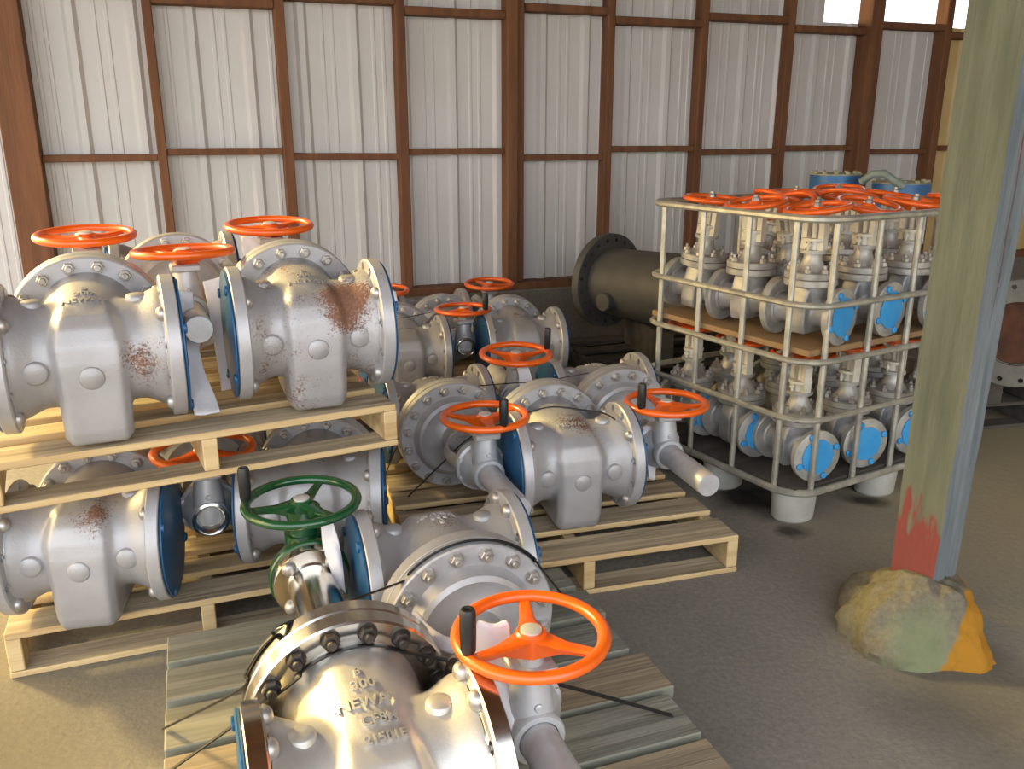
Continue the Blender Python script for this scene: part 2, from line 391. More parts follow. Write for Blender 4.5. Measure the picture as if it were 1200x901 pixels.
HEAD = head_mesh(M['bolt'])
def end_flange_mesh(m):
    me = MB().lathe([(.10, .166), (.153, .166), (.158, .178), (.184, .179), (.1885, .183), (.1885, .212), (.186, .2145), (.135, .2145), (.135, .219), (.10, .219)], 'x', n=72, closed=True).mesh('end_flange', m)
    return cut_holes(me, .0125, .1675, 12, 'x', 1.)
EF = {'flange': end_flange_mesh(M['flange'])}
EF['machined'] = EF['flange'].copy(); EF['machined'].materials.clear(); EF['machined'].materials.append(M['machined'])
def cover_mesh(m):
    b = MB().lathe([(0, .2195), (.150, .2195), (.150, .2155), (.178, .2155), (.181, .219), (.181, .222), (.172, .2245), (.12, .2245), (.11, .227), (0, .227)], 'x', n=48)
    for k in range(4):
        a = 2 * pi * (k + .5) / 4 + pi / 12 * 0
        b.lathe([(0, .222), (.014, .222), (.014, .229), (.010, .231), (0, .231)], 'x', (0, .1675 * cos(a + pi / 12), .1675 * sin(a + pi / 12)), n=12)
    return b.mesh('flange_cover', m)
COVER = cover_mesh(M['blue'])
def bonnet_mesh(m):
    b = MB()
    b.lathe([(.10, .249), (.204, .249), (.208, .253), (.208, .285), (.204, .289), (.158, .289), (.150, .300), (.144, .318), (.132, .326), (.118, .322), (.085, .322), (.062, .332),
             (.055, .35), (.052, .40), (.068, .404), (.068, .422), (.03, .422), (.03, .249)], 'y', n=72, closed=True)
    return b.mesh('bonnet', m)
BON = {'cast': bonnet_mesh(M['flange']), 'stainless': bonnet_mesh(M['machined'])}
RING = {'cast': ring_half_mesh('body_flange', M['flange'], .203, .246), 'stainless': ring_half_mesh('body_flange', M['machined'], .203, .246)}
def yoke_mesh(m, y1=.600, plate=False):
    b = MB()
    for s in (() if plate else (-1, 1)):
        pts = [(s * .055, .405, 0), (s * .075, .45, 0), (s * .078, .50, 0), (s * .066, y1 - .02, 0)]
        b.tube(pts, .02, 8, flat=(.012, .026))
        b.cyl((s * .04, .40, .03), (s * .04, .455, .03), .008, n=8); b.cyl((s * .04, .40, -.03), (s * .04, .455, -.03), .008, n=8)
    if plate: b.lathe([(.0, .42), (.058, .42), (.058, y1 - .04), (.062, y1 - .036), (.094, y1 - .034), (.096, y1 - .03), (.096, y1), (0, y1)], 'y', n=48)
    else: b.lathe([(.02, y1 - .022), (.082, y1 - .022), (.084, y1 - .02), (.084, y1), (.02, y1)], 'y', n=40, closed=True)
    b.cyl((0, .41, 0), (0, y1 + .02, 0), .016, n=12)
    b.lathe([(.016, .425), (.05, .425), (.05, .437), (.016, .437)], 'y', n=6, closed=True)
    return b.mesh('yoke', m)
YOKE = yoke_mesh(M['gear'])
def gear_mesh(m, stem='tube'):
    """bevel gear case: round housing on the stem, tapered neck up to the wheel shaft"""
    b = MB()
    b.lathe([(0, .600), (.086, .600), (.089, .603), (.089, .622), (.080, .628), (.074, .652), (.060, .668), (.050, .700), (0, .700)], 'y', n=40)
    b.lathe([(0, -.02), (.046, -.02), (.050, .0), (.046, .05), (.040, .10), (.036, .125), (0, .125)], 'z', (0, .672, 0), n=24)
    b.box((-.044, .628, .125), (.044, .716, .148), .005)
    b.lathe([(0, .148), (.026, .148), (.024, .175), (0, .175)], 'z', (0, .672, 0), n=20)
    b.lathe([(.042, .690), (.054, .690), (.057, .694), (.057, .716), (.053, .722), (.042, .722)], 'y', n=32, closed=True)
    for k in range(8):
        a = 2 * pi * (k + .5) / 8
        b.lathe([(0, .622), (.009, .622), (.009, .631), (0, .633)], 'y', (.079 * cos(a), 0, .079 * sin(a)), n=6)
    b.lathe([(0, .0), (.009, 0), (.009, .047), (.006, .049), (0, .049)], 'y', (0, .672, .07), n=10)
    return b.mesh('gear_case', m)
GEAR = gear_mesh(M['gear'])
def tube_mesh(m, y1=1.01):
    return MB().lathe([(0, .70), (.040, .70), (.040, y1 - .004), (.037, y1), (0, y1)], 'y', n=32).mesh('stem_cover', m)
TUBE = tube_mesh(M['tube'])
SOCKET = MB().lathe([(.027, .700), (.052, .700), (.054, .704), (.054, .722), (.047, .726), (.040, .722), (.034, .712), (.027, .706)], 'y', n=32, closed=True).lathe([(0, .702), (.03, .702), (.03, .704), (0, .704)], 'y', n=20).lathe([(0, .704), (.010, .704), (.010, .714), (0, .714)], 'y', n=14).mesh('stem_socket', M['machined'])

def wheel_mesh(m, rad=.154, tube=.0135, dish=.016, nsp=3, hub=.030, name='handwheel', deep=.055):
    b = MB(); n = 56
    prof = [(rad - tube * 1.0 + tube * (1 + cos(t)), .8 * tube * sin(t)) for t in [2 * pi * k / 10 for k in range(10)]]
    prof = [(rad - tube + tube * cos(t), .9 * tube * sin(t)) for t in [2 * pi * k / 10 for k in range(10)]]
    b.lathe(prof, 'z', n=n, closed=True)
    b.lathe([(0, -deep), (hub * .72, -deep), (hub * .95, -.026), (hub, -.010), (hub, .004), (hub - .004, .008), (0, .008)], 'z', n=24)
    for k in range(nsp):
        a = 2 * pi * k / nsp + pi / 2
        d = Vector((cos(a), sin(a), 0)); s = Vector((-sin(a), cos(a), 0))
        sec = []
        for t, w, zt, zb in ((hub * .6, .024, .002, -.042), (rad * .45, .015, -.004, -.020), (rad * .8, .011, -.001, -.014), (rad - tube, .013, .004, -.010)):
            c = d * t; zt -= dish * (1 - t / rad) * 0
            sec.append([c + s * w + Vector((0, 0, zt - .004)), c + s * w * .75 + Vector((0, 0, zt)), c - s * w * .75 + Vector((0, 0, zt)), c - s * w + Vector((0, 0, zt - .004)), c - s * w * .6 + Vector((0, 0, zb)), c + s * w * .6 + Vector((0, 0, zb))])
        vs = [tuple(p) for r_ in sec for p in r_]; fs = []
        for i in range(3):
            for j in range(6): fs.append((i * 6 + j, i * 6 + (j + 1) % 6, i * 6 + 6 + (j + 1) % 6, i * 6 + 6 + j))
        fs.append(tuple(range(6))); fs.append(tuple(range(18, 24)))
        b.add(vs, fs)
    return b.mesh(name, m, 40)
WHEEL = wheel_mesh(M['orange']); WHEELG = wheel_mesh(M['green'])
CAP = MB().lathe([(0, .008), (.021, .008), (.021, .011), (.018, .0125), (0, .0125)], 'z', n=24).mesh('hub_cap', M['tag'])
GRIP = MB().lathe([(0, 0), (.011, 0), (.0145, .008), (.0155, .05), (.0150, .085), (.012, .092), (.007, .0925), (.006, .089), (0, .089)], 'z', n=20).mesh('crank_handle', M['rubber'])
NECKG = MB().lathe([(0, .10), (.040, .10), (.037, .125), (.044, .150), (.046, .168), (0, .168)], 'z', (0, .672, 0), n=24).lathe([(0, -.06), (.05, -.06), (.054, 0), (.050, .10), (0, .10)], 'z', (0, .672, 0), n=24).lathe(
    [(0, .600), (.100, .600), (.103, .604), (.103, .625), (.09, .655), (.06, .70), (0, .715)], 'y', n=40).mesh('gear_case', M['green'])

NTAG = MB().box((-.045, .318, -.135), (-.005, .330, -.085), .002).mesh('name_tag', M['tag'])
WHEEL_Z = .184
def gate_valve(label, style='cast', handle=None, spin=0., yaw=0., tube='tube', letters=LET3, nuts='body', covers=(-1, 1), bolts=(1, 4, 7, 10), ydist=0.):
    spin = R(spin) - yaw; handle = None if handle is None else R(handle) - yaw
    t = thing('gate_valve', label, 'valve', group=None)
    st = style == 'stainless'
    bo = obj('body', BODY[style], t)
    obj('casting_marks', letters, bo)
    rg = obj('body_flange', RING[style], t)
    bn = obj('bonnet', BON[style], t)
    nm = NUTB if st else NUT
    for k in range(16):
        a = 2 * pi * (k + .5) / 16; x, z = .184 * cos(a), .184 * sin(a)
        if nuts in ('body', 'both'): obj('nut', nm, rg, (x, .203, z), (pi / 2, 0, 0))
        if nuts in ('bonnet', 'both'): obj('nut', nm, bn, (x, .289, z), (-pi / 2, 0, 0))
    for s in (-1, 1):
        f = obj('end_flange', EF['machined' if st else 'flange'], t, (0, 0, 0), (0, 0, 0 if s > 0 else pi))
        for k in bolts:
            a = 2 * pi * (k + .5) / 12
            obj('bolt', HEAD, f, (.179, .1675 * cos(a), .1675 * sin(a)), (0, -pi / 2, 0))
        if s in covers: obj('flange_cover', COVER, t, (0, 0, 0), (0, 0, 0 if s > 0 else pi))
    dy = Vector((0, ydist, 0))
    if tube == 'green':
        yk = obj('yoke', yoke_mesh(M['machined'], .600 + ydist, True), t)
        for k in range(4):
            a = pi / 4 + k * pi / 2; obj('bolt', HEAD, yk, (.077 * cos(a), .566 + ydist, .077 * sin(a)), (pi / 2, 0, 0))
        obj('gear_case', NECKG, t, dy); wm = WHEELG
    else:
        obj('yoke', YOKE if not ydist else yoke_mesh(M['gear'], .6 + ydist), t); obj('gear_case', GEAR, t, dy); wm = WHEEL
    if nuts == 'bonnet':
        g = obj('name_tag', NTAG, t); g['label'] = 'small white metal name tag'
    if tube == 'tube': obj('stem_cover', TUBE, t, dy)
    if tube == 'socket': obj('stem_socket', SOCKET, t, dy)
    w = obj('handwheel', wm, t, (0, .672 + ydist, WHEEL_Z), (0, 0, spin))
    obj('hub_cap', CAP, w)
    if handle is not None:
        g = obj('crank_handle', GRIP, w, (.1395 * cos(handle - spin), .1395 * sin(handle - spin), .008))
    return t
def put(t, x, y, z, yaw, tilt=0., rust=.1, stain=None, size=.1, flange_rust=0.):
    """yaw of the stem line away from the viewer; tilt lifts the bonnet end"""
    t.location = (x, y, z + .20 * tilt); t.rotation_euler = (tilt, 0, yaw)
    for c in kids(t):
        nm = c.name.split('.')[0]
        c['rust'] = float(rust if nm == 'body' else flange_rust)
        c['stain'] = [float(v) for v in (stain if stain and nm in ('body', 'bonnet', 'end_flange') else (9, 9, 9))]
        c['stain_size'] = float(size)
    return t
PA = 0.; PB = pi
AX = .21
def dirs(yaw): return Vector((-sin(yaw), cos(yaw), 0))
def B(gx, gy, yaw, gd=.672):
    """flow centre of a valve whose gear case sits at (gx, gy) and whose stem points back at the viewer"""
    p = Vector((gx, gy, 0)) + dirs(yaw) * gd; return p.x, p.y

G1 = R(27); G2 = R(21); G3 = R(16.5); G4 = R(20); G5 = R(20)
def V(label, x, y, z, yaw, facing=False, tilt=0., rust=.1, stain=None, size=.1, frust=0., **k):
    yw = yaw + (pi if facing else 0)
    return put(gate_valve(label, yaw=yw, nuts='bonnet' if facing else 'body', **k), x, y, z, yw, tilt, rust, stain, size, frust)
ZU, ZL = .70 + AX, .14 + AX
V('silver gate valve lying on the raised pallet nearest the wall post, orange handwheel behind it', -1.094, 2.19, ZU, R(24), False, .07, .22, (.12, -.14, .0), .13, spin=-30)
V('rust-speckled silver gate valve at the open end of the raised pallet', -.597, 2.48, ZU, R(23), False, .07, .80, (.10, -.10, .10), .11, .12, spin=-25)
G1 = R(24)
x, y = B(-1.005, 2.66, G1)
V('silver gate valve on raised pallet with its stem tube poking forward between two valves', x, y, ZU, G1, True, .03, .1, spin=60)
V('silver gate valve under the raised pallet, at the end by the concrete floor edge', -1.205, 2.262, ZL, R(12), False, 0, .14, (.05, -.1, .12), .13, spin=20)
V('silver gate valve under the raised pallet, just behind the green handwheel', -.629, 2.549, ZL, R(8), False, 0, .12, spin=50)
x, y = B(-.925, 2.44, G2)
V('silver gate valve under the raised pallet with an open uncapped stem socket', x, y, ZL, G2, True, 0, .05, spin=20, tube='socket')
V('rust-topped silver gate valve on the low pallet edge facing the wire cage side', .198, 2.868, ZL, R(16), False, .055, .24, (-.02, -.02, .19), .19, .04, spin=60, handle=20)
x, y = B(.556, 2.981, G3)
V('silver gate valve with a grey stem tube overhanging the pallet edge nearest the cage', x, y, ZL, G3, True, 0, .1, spin=25, handle=222)
x, y = B(-.092, 2.785, R(20))
V('silver gate valve whose grey stem tube points forward beside the rust-topped valve', x, y, ZL, R(20), True, 0, .1, spin=-45, handle=-62)
V('silver gate valve in the rear row beside the raised pallet, handwheel against the wall plate', -.56, 4.38, ZL, R(17), False, .05, .1, spin=20)
V('silver gate valve in the rear row, farthest along toward the dark flanged pipe', .045, 4.60, ZL, R(16), False, .05, .25, (0, 0, .2), .12, spin=40)
x, y = B(-.264, 4.587, G4)
V('silver gate valve in the rear row with an open stem socket and raised black crank', x, y, ZL, G4, True, 0, .1, spin=-15, handle=-28, tube='socket')
FAX, FAY = -.245, 1.29
FA = V('stainless gate valve with raised lettering, black nuts and a green handwheel', FAX, FAY, ZL, R(21), False, .02, 0, style='stainless', handle=187, spin=-8, tube='green', letters=LET5, bolts=(0, 2, 3, 5, 6, 8, 9, 11), covers=(-1,), ydist=.17)
x, y = B(.036, 1.455, G5)
FB = V('silver gate valve with rusty domed bonnet behind the front orange handwheel', x, y, ZL, G5, True, 0, .06, (.0, .02, .19), .14, handle=214, spin=5, bolts=(0, 2, 3, 5, 6, 8, 9, 11))
for nm_, dz in (('front orange handwheel', .022), ('uncapped stem socket', .024), ('beside the rust-topped valve', .014), ('open stem socket and raised', .018)):
    for v_ in [o for o in bpy.data.objects if nm_ in str(o.get('label', ''))]:
        for c in kids(v_):
            if c.name.startswith('handwheel'): c.location.z += dz

# ------------------------------------------------------------------ pallets
def pallet(label, x, y, z, yaw, W=1.07, D=1.15, h=.14, deck=None, bottom=(0, .45, .92), th=.02, top='wood_top', edge='wood', jit=None, overhang=None, tops=None):
    t = thing('pallet', label, 'pallet', (x, y, z), yaw)
    deck = deck or [(0, .13), (.185, .10), (.345, .10), (.505, .10), (.665, .10), (.825, .10), (1.02, .13)]
    if D < 1: deck = [(y0 * (D - .13) / 1.02, w) for y0, w in deck[::2]]; bottom = (0, D / 2 - .05, D - .1)
    rnd = random.Random(int(x * 100) + 5)
    def board(nm, lo, hi, tp=top):
        o = MB().box(lo, hi, .003, topmi=1).build(nm, [M[edge], M[tp]], t, smooth=False)
        # own origin keeps the grain different from board to board
        c = Vector(((lo[0] + hi[0]) / 2, (lo[1] + hi[1]) / 2, (lo[2] + hi[2]) / 2))
        o.data.transform(Matrix.Translation(-c)); o.location = c
        return o
    for i, (y0, w) in enumerate(deck):
        a, b = (jit[i] if jit else (rnd.uniform(-.004, .004), rnd.uniform(-.004, .004)))
        board('deck_board', (a, y0, h - th), (W + b, y0 + w, h), tops[i] if tops else top)
    for sx in (0, W / 2 - .02, W - .04):
        board('stringer', (sx, .004, .018), (sx + .04, D - .004, h - th))
    for y0 in bottom: board('bottom_board', (0, y0, 0), (W, y0 + .10, .018))
    return t
pallet('raised light wooden pallet resting on three valves', -1.285, 1.945, .57, R(28), 1.07, 1.15, .13)
pallet('light wooden pallet on the floor under the raised pallet', -1.405, 2.10, 0, R(21), 1.07, 1.15, .14)
pallet('light wooden pallet with an open front corner nearest the wire cage', .784 - 1.10 * cos(G3), 2.718 - 1.10 * sin(G3), 0, G3, 1.10, 1.25, .14,
       deck=[(0, .15), (.21, .13), (.39, .13), (.57, .13), (.75, .13), (.93, .13), (1.10, .15)])
pallet('wooden pallet carrying the rear row of valves along the wall', -.84, 3.98, 0, R(20), 1.15, 1.15, .14)
fy = R(20)
pallet('thick grey-green board pallet under the stainless valve', -.608, 1.16, 0, fy, 1.17, 1.0, .14,
       deck=[(0, .13), (.15, .155), (.325, .16), (.51, .155), (.695, .14), (.865, .13)], th=.036, top='grey_wood', edge='grey_edge',
       jit=[(0, .0), (0, .0), (0, .03), (0, .0), (0, .02), (0, .0)], tops=['tan_wood', 'grey_wood', 'tan_wood', 'grey_wood', 'grey_wood', 'grey_wood'])

# ------------------------------------------------------------------ straps and wires
def strap(label, pts, w=.006, name='strap', cat='strap', m='strap', th=.003, group=None):
    P = [Vector(p) for p in pts]; out = []
    for i in range(len(P) - 1):
        for k in range(8):
            t = k / 8; p0 = P[max(i - 1, 0)]; p1 = P[i]; p2 = P[i + 1]; p3 = P[min(i + 2, len(P) - 1)]
            out.append(.5 * ((2 * p1) + (p2 - p0) * t + (2 * p0 - 5 * p1 + 4 * p2 - p3) * t * t + (3 * p1 - p0 - 3 * p2 + p3) * t ** 3))
    out.append(P[-1])
    o = MB().tube(out, 1, 6, flat=(w, th)).build(name, M[m]); return tag(o, label, cat, group)

# ------------------------------------------------------------------ wire cage with small valves
cage_yaw = R(31)
CN = Vector((1.075, 3.04, 0))                       # near corner
cage = thing('wire_cage', 'galvanised wire cage of two layers of small orange-wheeled valves', 'cage', CN, cage_yaw)
CW, CD = 1.20, .95                                 # along local x (blue capped side), along local y
def rrect(w, d, r, z, n=6, inset=0.):
    pts = []
    for (cx, cy, a0) in ((w - r, r, -90), (w - r, d - r, 0), (r, d - r, 90), (r, r, 180)):
        for k in range(n + 1):
            a = R(a0 + 90 * k / n); pts.append((cx + (r - inset) * cos(a), cy + (r - inset) * sin(a), z))
    return pts
for z, r in ((.135, .015), (.43, .012), (.655, .012), (.865, .012), (1.175, .014)):
    MB().tube(rrect(CW, CD, .12, z), r, 8, True).build('rail', M['galv'], cage)
def upright(px, py, i):
    MB().tube([(px, py, .13), (px, py, 1.175)], .0125, 8, flat=(.013, .011)).build('upright', M['galv'], cage)
for sx in (.10, .34, .57, .80, 1.09):
    upright(sx, .014, 0); upright(sx, CD - .014, 0)
for sy in (.12, .35, .60, .84):
    upright(.014, sy, 0); upright(CW - .014, sy, 0)
MB().box((.03, .03, .135), (CW - .03, CD - .03, .15)).build('tray', M['dark_wood'], cage)
for cx in (.10, .60, 1.10):
    for cy in (.09, .475, .86):
        b = MB().lathe([(0, 0), (.066, 0), (.074, .01), (.080, .122), (0, .122)], 'z', (cx, cy, 0), n=20, sx=1.2)
        b.build('foot', M['feet'], cage)

def small_body_mesh():
    b = MB()
    b.lathe([(0, -.13), (.062, -.13), (.05, -.095), (.048, .095), (.062, .13), (0, .13)], 'x', (0, 0, .105), n=28)
    b.prism([(-.068, .03), (.068, .03), (.078, .06), (.078, .15), (.06, .20), (-.06, .20), (-.078, .15), (-.078, .06)], 'x', -.036, .036)
    b.lathe([(0, .10), (.060, .13), (.062, .215), (0, .215)], 'z', n=28)
    return blend_cast(b, 'body', M['small_cast'], .007, 4)
def small_parts():
    d = {}
    d['body'] = small_body_mesh()
    d['end_flange'] = MB().lathe([(.03, .112), (.060, .112), (.066, .118), (.100, .119), (.103, .122), (.103, .144), (.10, .146), (.03, .146)], 'x', (0, 0, .105), n=40, closed=True).mesh('end_flange', M['ivory'])
    cv = MB().lathe([(0, .146), (.070, .146), (.072, .148), (.072, .151), (.06, .153), (0, .153)], 'x', (0, 0, .105), n=10)
    d['flange_cap'] = cv.mesh('flange_cap', M['sky_blue'])
    d['plug'] = MB().lathe([(0, .140), (.013, .140), (.013, .154), (.009, .157), (0, .157)], 'x', n=12).mesh('plug', M['sky_blue'])
    d['body_flange'] = MB().lathe([(.03, .205), (.095, .205), (.098, .208), (.098, .228), (.096, .230), (.03, .230)], 'z', n=36, closed=True).mesh('body_flange', M['ivory'])
    b = MB().lathe([(.0, .232), (.096, .232), (.098, .234), (.098, .254), (.095, .256), (.06, .257), (.045, .275), (.034, .30), (.034, .318), (.05, .32), (.05, .332), (0, .332)], 'z', n=36)
    d['bonnet'] = b.mesh('bonnet', M['ivory'])
    nn = MB()
    nn.lathe([(0, 0), (.0125, 0), (.0125, .013), (.010, .015), (0, .015)], 'z', n=6); nn.lathe([(0, .015), (.007, .015), (.007, .027), (0, .028)], 'z', n=8)
    d['nut'] = nn.mesh('nut', M['bolt'], 30)
    y = MB()
    for s in (-1, 1):
        y.prism([(s * .024, .318), (s * .046, .318), (s * .046, .43), (s * .030, .452), (s * .012, .452), (s * .012, .44), (s * .024, .42)][::s], 'y', -.016, .016)
        y.cyl((0, s * .036, .32), (0, s * .036, .375), .006, n=8); y.lathe([(0, .345), (.011, .345), (.011, .356), (0, .356)], 'z', (0, s * .036, 0), n=6)
    y.lathe([(0, .332), (.026, .332), (.026, .362), (.045, .364), (.045, .374), (.012, .374), (.012, .44), (.026, .444), (.026, .468), (0, .468)], 'z', n=20)
    d['yoke'] = y.mesh('yoke', M['yoke_white'])
    d['handwheel'] = wheel_mesh(M['orange'], .125, .0115, .012, 3, .026, 'handwheel', .028)
    d['stem_nut'] = MB().lathe([(0, .006), (.016, .006), (.016, .018), (.012, .022), (0, .022)], 'z', n=6).lathe([(0, .022), (.009, .022), (.009, .03), (0, .031)], 'z', n=10).mesh('stem_nut', M['bolt'], 30)
    d['name_tag'] = MB().box((-.02, -.100, .236), (.02, -.098, .256)).mesh('name_tag', M['tag'])
    return d
SP = small_parts()
def small_valve(label, group):
    t = thing('small_gate_valve', label, 'valve', group=group)
    obj('body', SP['body'], t)
    for s in (0, pi):
        f = obj('end_flange', SP['end_flange'], t, rot=(0, 0, s))
        c = obj('flange_cap', SP['flange_cap'], t, rot=(0, 0, s))
        for k in range(4):
            a = pi / 8 + pi / 2 * k; obj('plug', SP['plug'], c, (0, .086 * cos(a), .105 + .086 * sin(a)))
    obj('body_flange', SP['body_flange'], t)
    bn = obj('bonnet', SP['bonnet'], t)
    for k in range(8):
        a = pi / 8 + k * pi / 4; obj('nut', SP['nut'], bn, (.080 * cos(a), .080 * sin(a), .256))
    obj('yoke', SP['yoke'], t)
    w = obj('handwheel', SP['handwheel'], t, (0, 0, .478)); obj('stem_nut', SP['stem_nut'], w)
    for c in kids(t): c['rust'] = .12; c['stain'] = [9., 9., 9.]; c['stain_size'] = .1
    return t
proto = None
rnd = random.Random(3)
ORD = ['first', 'second', 'third', 'fourth']
ROWS = ['of the blue-capped row', 'of the middle row', 'of the back row']
for layer, z0 in ((0, .165), (1, .702)):
    for j in range(3):
        for i in range(4):
            lx = .165 + .288 * i; ly = .165 + .305 * j
            lab = 'small orange-wheeled valve, %s %s, %s cage layer' % (ORD[i] + ' from the front corner', ROWS[j], ('lower', 'upper')[layer])
            if proto is None: proto = small_valve(lab, ''); v = proto
            else: v = copy_tree(proto)
            v['label'] = lab; v['group'] = ('valves in the lower cage layer', 'valves in the upper cage layer')[layer]
            p = Matrix.Rotation(cage_yaw, 4, 'Z') @ Vector((lx, ly, 0)) + CN
            v.location = (p.x, p.y, z0)
            ang = cage_yaw - pi / 2 + rnd.uniform(-.06, .06) + (.12 if layer else -.20)     # caps face the blue-capped side
            lean = {(1, 1, 1): (.26, 0), (1, 2, 1): (-.30, .1), (1, 2, 0): (0, .10), (1, 1, 2): (-.12, -.1), (0, 2, 1): (.15, 0)}.get((layer, j, i), (0, 0))
            v.rotation_euler = (lean[0], lean[1], ang)
            v.scale = (1, 1, 1.04 if layer else 1)
            wz = [c for c in kids(v) if c.name.startswith('handwheel')][0]
            tl = .15 if layer else .03; wz.rotation_euler = (rnd.uniform(-tl, tl), rnd.uniform(-tl, tl), rnd.uniform(0, 6))
            rs = rnd.uniform(.30, .72)
            for c in kids(v): c['rust'] = rs
for k, (lo, hi) in enumerate((((.035, .03, .676), (.60, .92, .699)), ((.61, .03, .676), (1.165, .92, .699)))):
    t = MB().box(lo, hi, .002).build('divider_sheet', M['card'])
    t.location = CN; t.rotation_euler = (0, 0, cage_yaw)
    tag(t, ('brown sheet between the cage layers, at the rusty open side', 'brown sheet between the cage layers, behind the painted post')[k], 'sheet')

# ------------------------------------------------------------------ painted timber post on a concrete pier
def pier():
    bm = bmesh.new(); bmesh.ops.create_icosphere(bm, subdivisions=5, radius=1)
    for v in bm.verts:
        p = v.co.copy()
        s = .30 if p.z < .2 else .30
        k = max(abs(p.x), abs(p.y)); rr = (abs(p.x) ** 3 + abs(p.y) ** 3 + abs(p.z) ** 3) ** (1 / 3.)
        p /= rr
        q = Vector((p.x * .198, p.y * .195, p.z * .195 + .015))
        f = 1.06 - .36 * min(1, max(0, q.z) / .2)
        q.x *= f; q.y *= f
        n = noise.noise(q * 7) * .034 + noise.noise(q * 17) * .022 + noise.noise(q * 40) * .010 + noise.noise(q * 90) * .004
        q += p.normalized() * n
        if q.z < 0: q.z = -.002
        v.co = q
    me = bpy.data.meshes.new('concrete_pier'); bm.to_mesh(me); bm.free(); me.materials.append(M['pier'])
    me.polygons.foreach_set('use_smooth', [True] * len(me.polygons)); me.set_sharp_from_angle(angle=R(40))
    return obj('concrete_pier', me, None, (1.225, 2.335, 0))
tag(pier(), 'rough concrete pier with an orange painted corner under the timber post', 'pier')
def post():
    t = thing('timber_post', 'tall timber post with green and blue-grey peeling paint', 'post', (1.245, 2.365, .17), R(40))
    # four sided, slightly irregular; local -x face is green, -y face blue-grey
    vs = []; fs = []; mi = []
    n = 26
    rn = random.Random(2)
    for k in range(n):
        z = k * 2.9 / (n - 1); w = .066 + .012 * min(1, z / 1.2)
        ring = [(-w - .004, -w + .004), (-.006, -w - .000), (.002, -w + .009 * (z < .9)), (.012, -w), (w, -w - .002), (w + .002, w), (-w, w)]
        for (a, b) in ring: vs.append((a + rn.uniform(-.0018, .0018) + .010 * z, b + rn.uniform(-.0018, .0018) - .006 * z, z))
    m = 7
    for k in range(n - 1):
        for j in range(m):
            fs.append((k * m + j, k * m + (j + 1) % m, (k + 1) * m + (j + 1) % m, (k + 1) * m + j)); mi.append(2 if j == 1 and k < 12 else 1 if j in (0, 1, 2, 3, 4) else 0)
    fs.append(tuple(range(m))); mi.append(0); fs.append(tuple((n - 1) * m + j for j in range(m))); mi.append(0)
    b = MB(); b.v = vs; b.f = fs; b.m = mi
    b.build('shaft', [M['post_green'], M['post_grey'], M['post_red']], t, 30)
    return t
post()

# ------------------------------------------------------------------ heavy items at the back
def big_flange(name, label, x, y, z, yaw, ro, bore, length, m, boremat, nh=20, th=.06, body_r=None):
    t = thing(name, label, 'pipe fitting', (x, y, z), yaw)
    body_r = body_r or ro * .72
    me = MB().lathe([(bore, 0), (ro - .004, 0), (ro, .004), (ro, th), (ro - .004, th + .004), (bore, th + .004)], 'x', n=72, closed=True).mesh('end_flange', m)
    me = cut_holes(me, ro * .045, ro * .87, nh, 'x', 1.)
    obj('end_flange', me, t)
    b = MB().lathe([(bore * .98, th * .5), (body_r * .98, th * .5), (body_r, th + .03), (body_r * 1.04, length * .4), (body_r * 1.1, length * .75), (body_r * 1.02, length), (bore * .98, length)], 'x', n=56, closed=True)
    b.build('body', m, t)
    MB().lathe([(0, .05), (bore, .05), (bore, .07), (0, .07)], 'x', n=40).build('gate_disc', boremat, t)
    return t
db = big_flange('flanged_pipe', 'large dark grey flanged pipe lying beside the wire cage',   .58, 5.40, .575, R(-50), .29, .13, .85, M['dark_cast'], M['dark_cast'], 20, .05, .205)
MB().lathe([(0, .0), (.055, 0), (.055, .24), (.05, .245), (0, .245)], '-y', (.22, 0, -.08), n=24).build('side_boss', M['dark_cast'], db)
pallet('old dark wooden pallet under the large dark pipe',   .56, 4.86, 0, R(18), 1.05, .82, .135, top='dark_wood', edge='dark_wood')
for k in range(2):
    o = MB().box((0, 0, 0), (.10, .66, .20), .004).build('support_timber', M['dark_wood']); o.location = (.85 + .45 * k, 4.92 + .06 * k, .137); o.rotation_euler = (0, 0, R(10))
    tag(o, ('dark timber block under the flanged end of the large dark pipe', 'dark timber block under the large dark pipe, behind the cage')[k], 'timber')
rf = big_flange('flanged_valve_end', 'large round valve end with a rusty bore, beyond the timber post', 2.40, 4.02, .545, R(62), .262, .155, .55, M['aged'], M['rusty'], 16, .05)
pallet('dark wooden skid under the rusty-bored valve end', 2.15, 4.15, 0, R(12), 1.1, .6, .14, top='dark_wood', edge='dark_wood')
for k in range(2):
    b = MB().box((0, 0, 0), (.10, .45, .15), .004)
    o = b.build('support_timber', M['dark_wood']); o.location = (2.38 + .26 * k, 4.18 + .06 * k, .142); o.rotation_euler = (0, 0, R(8))
    tag(o, ('dark timber block under the mouth of the rusty-bored valve', 'dark timber block beside the other, farther from the post')[k], 'timber')

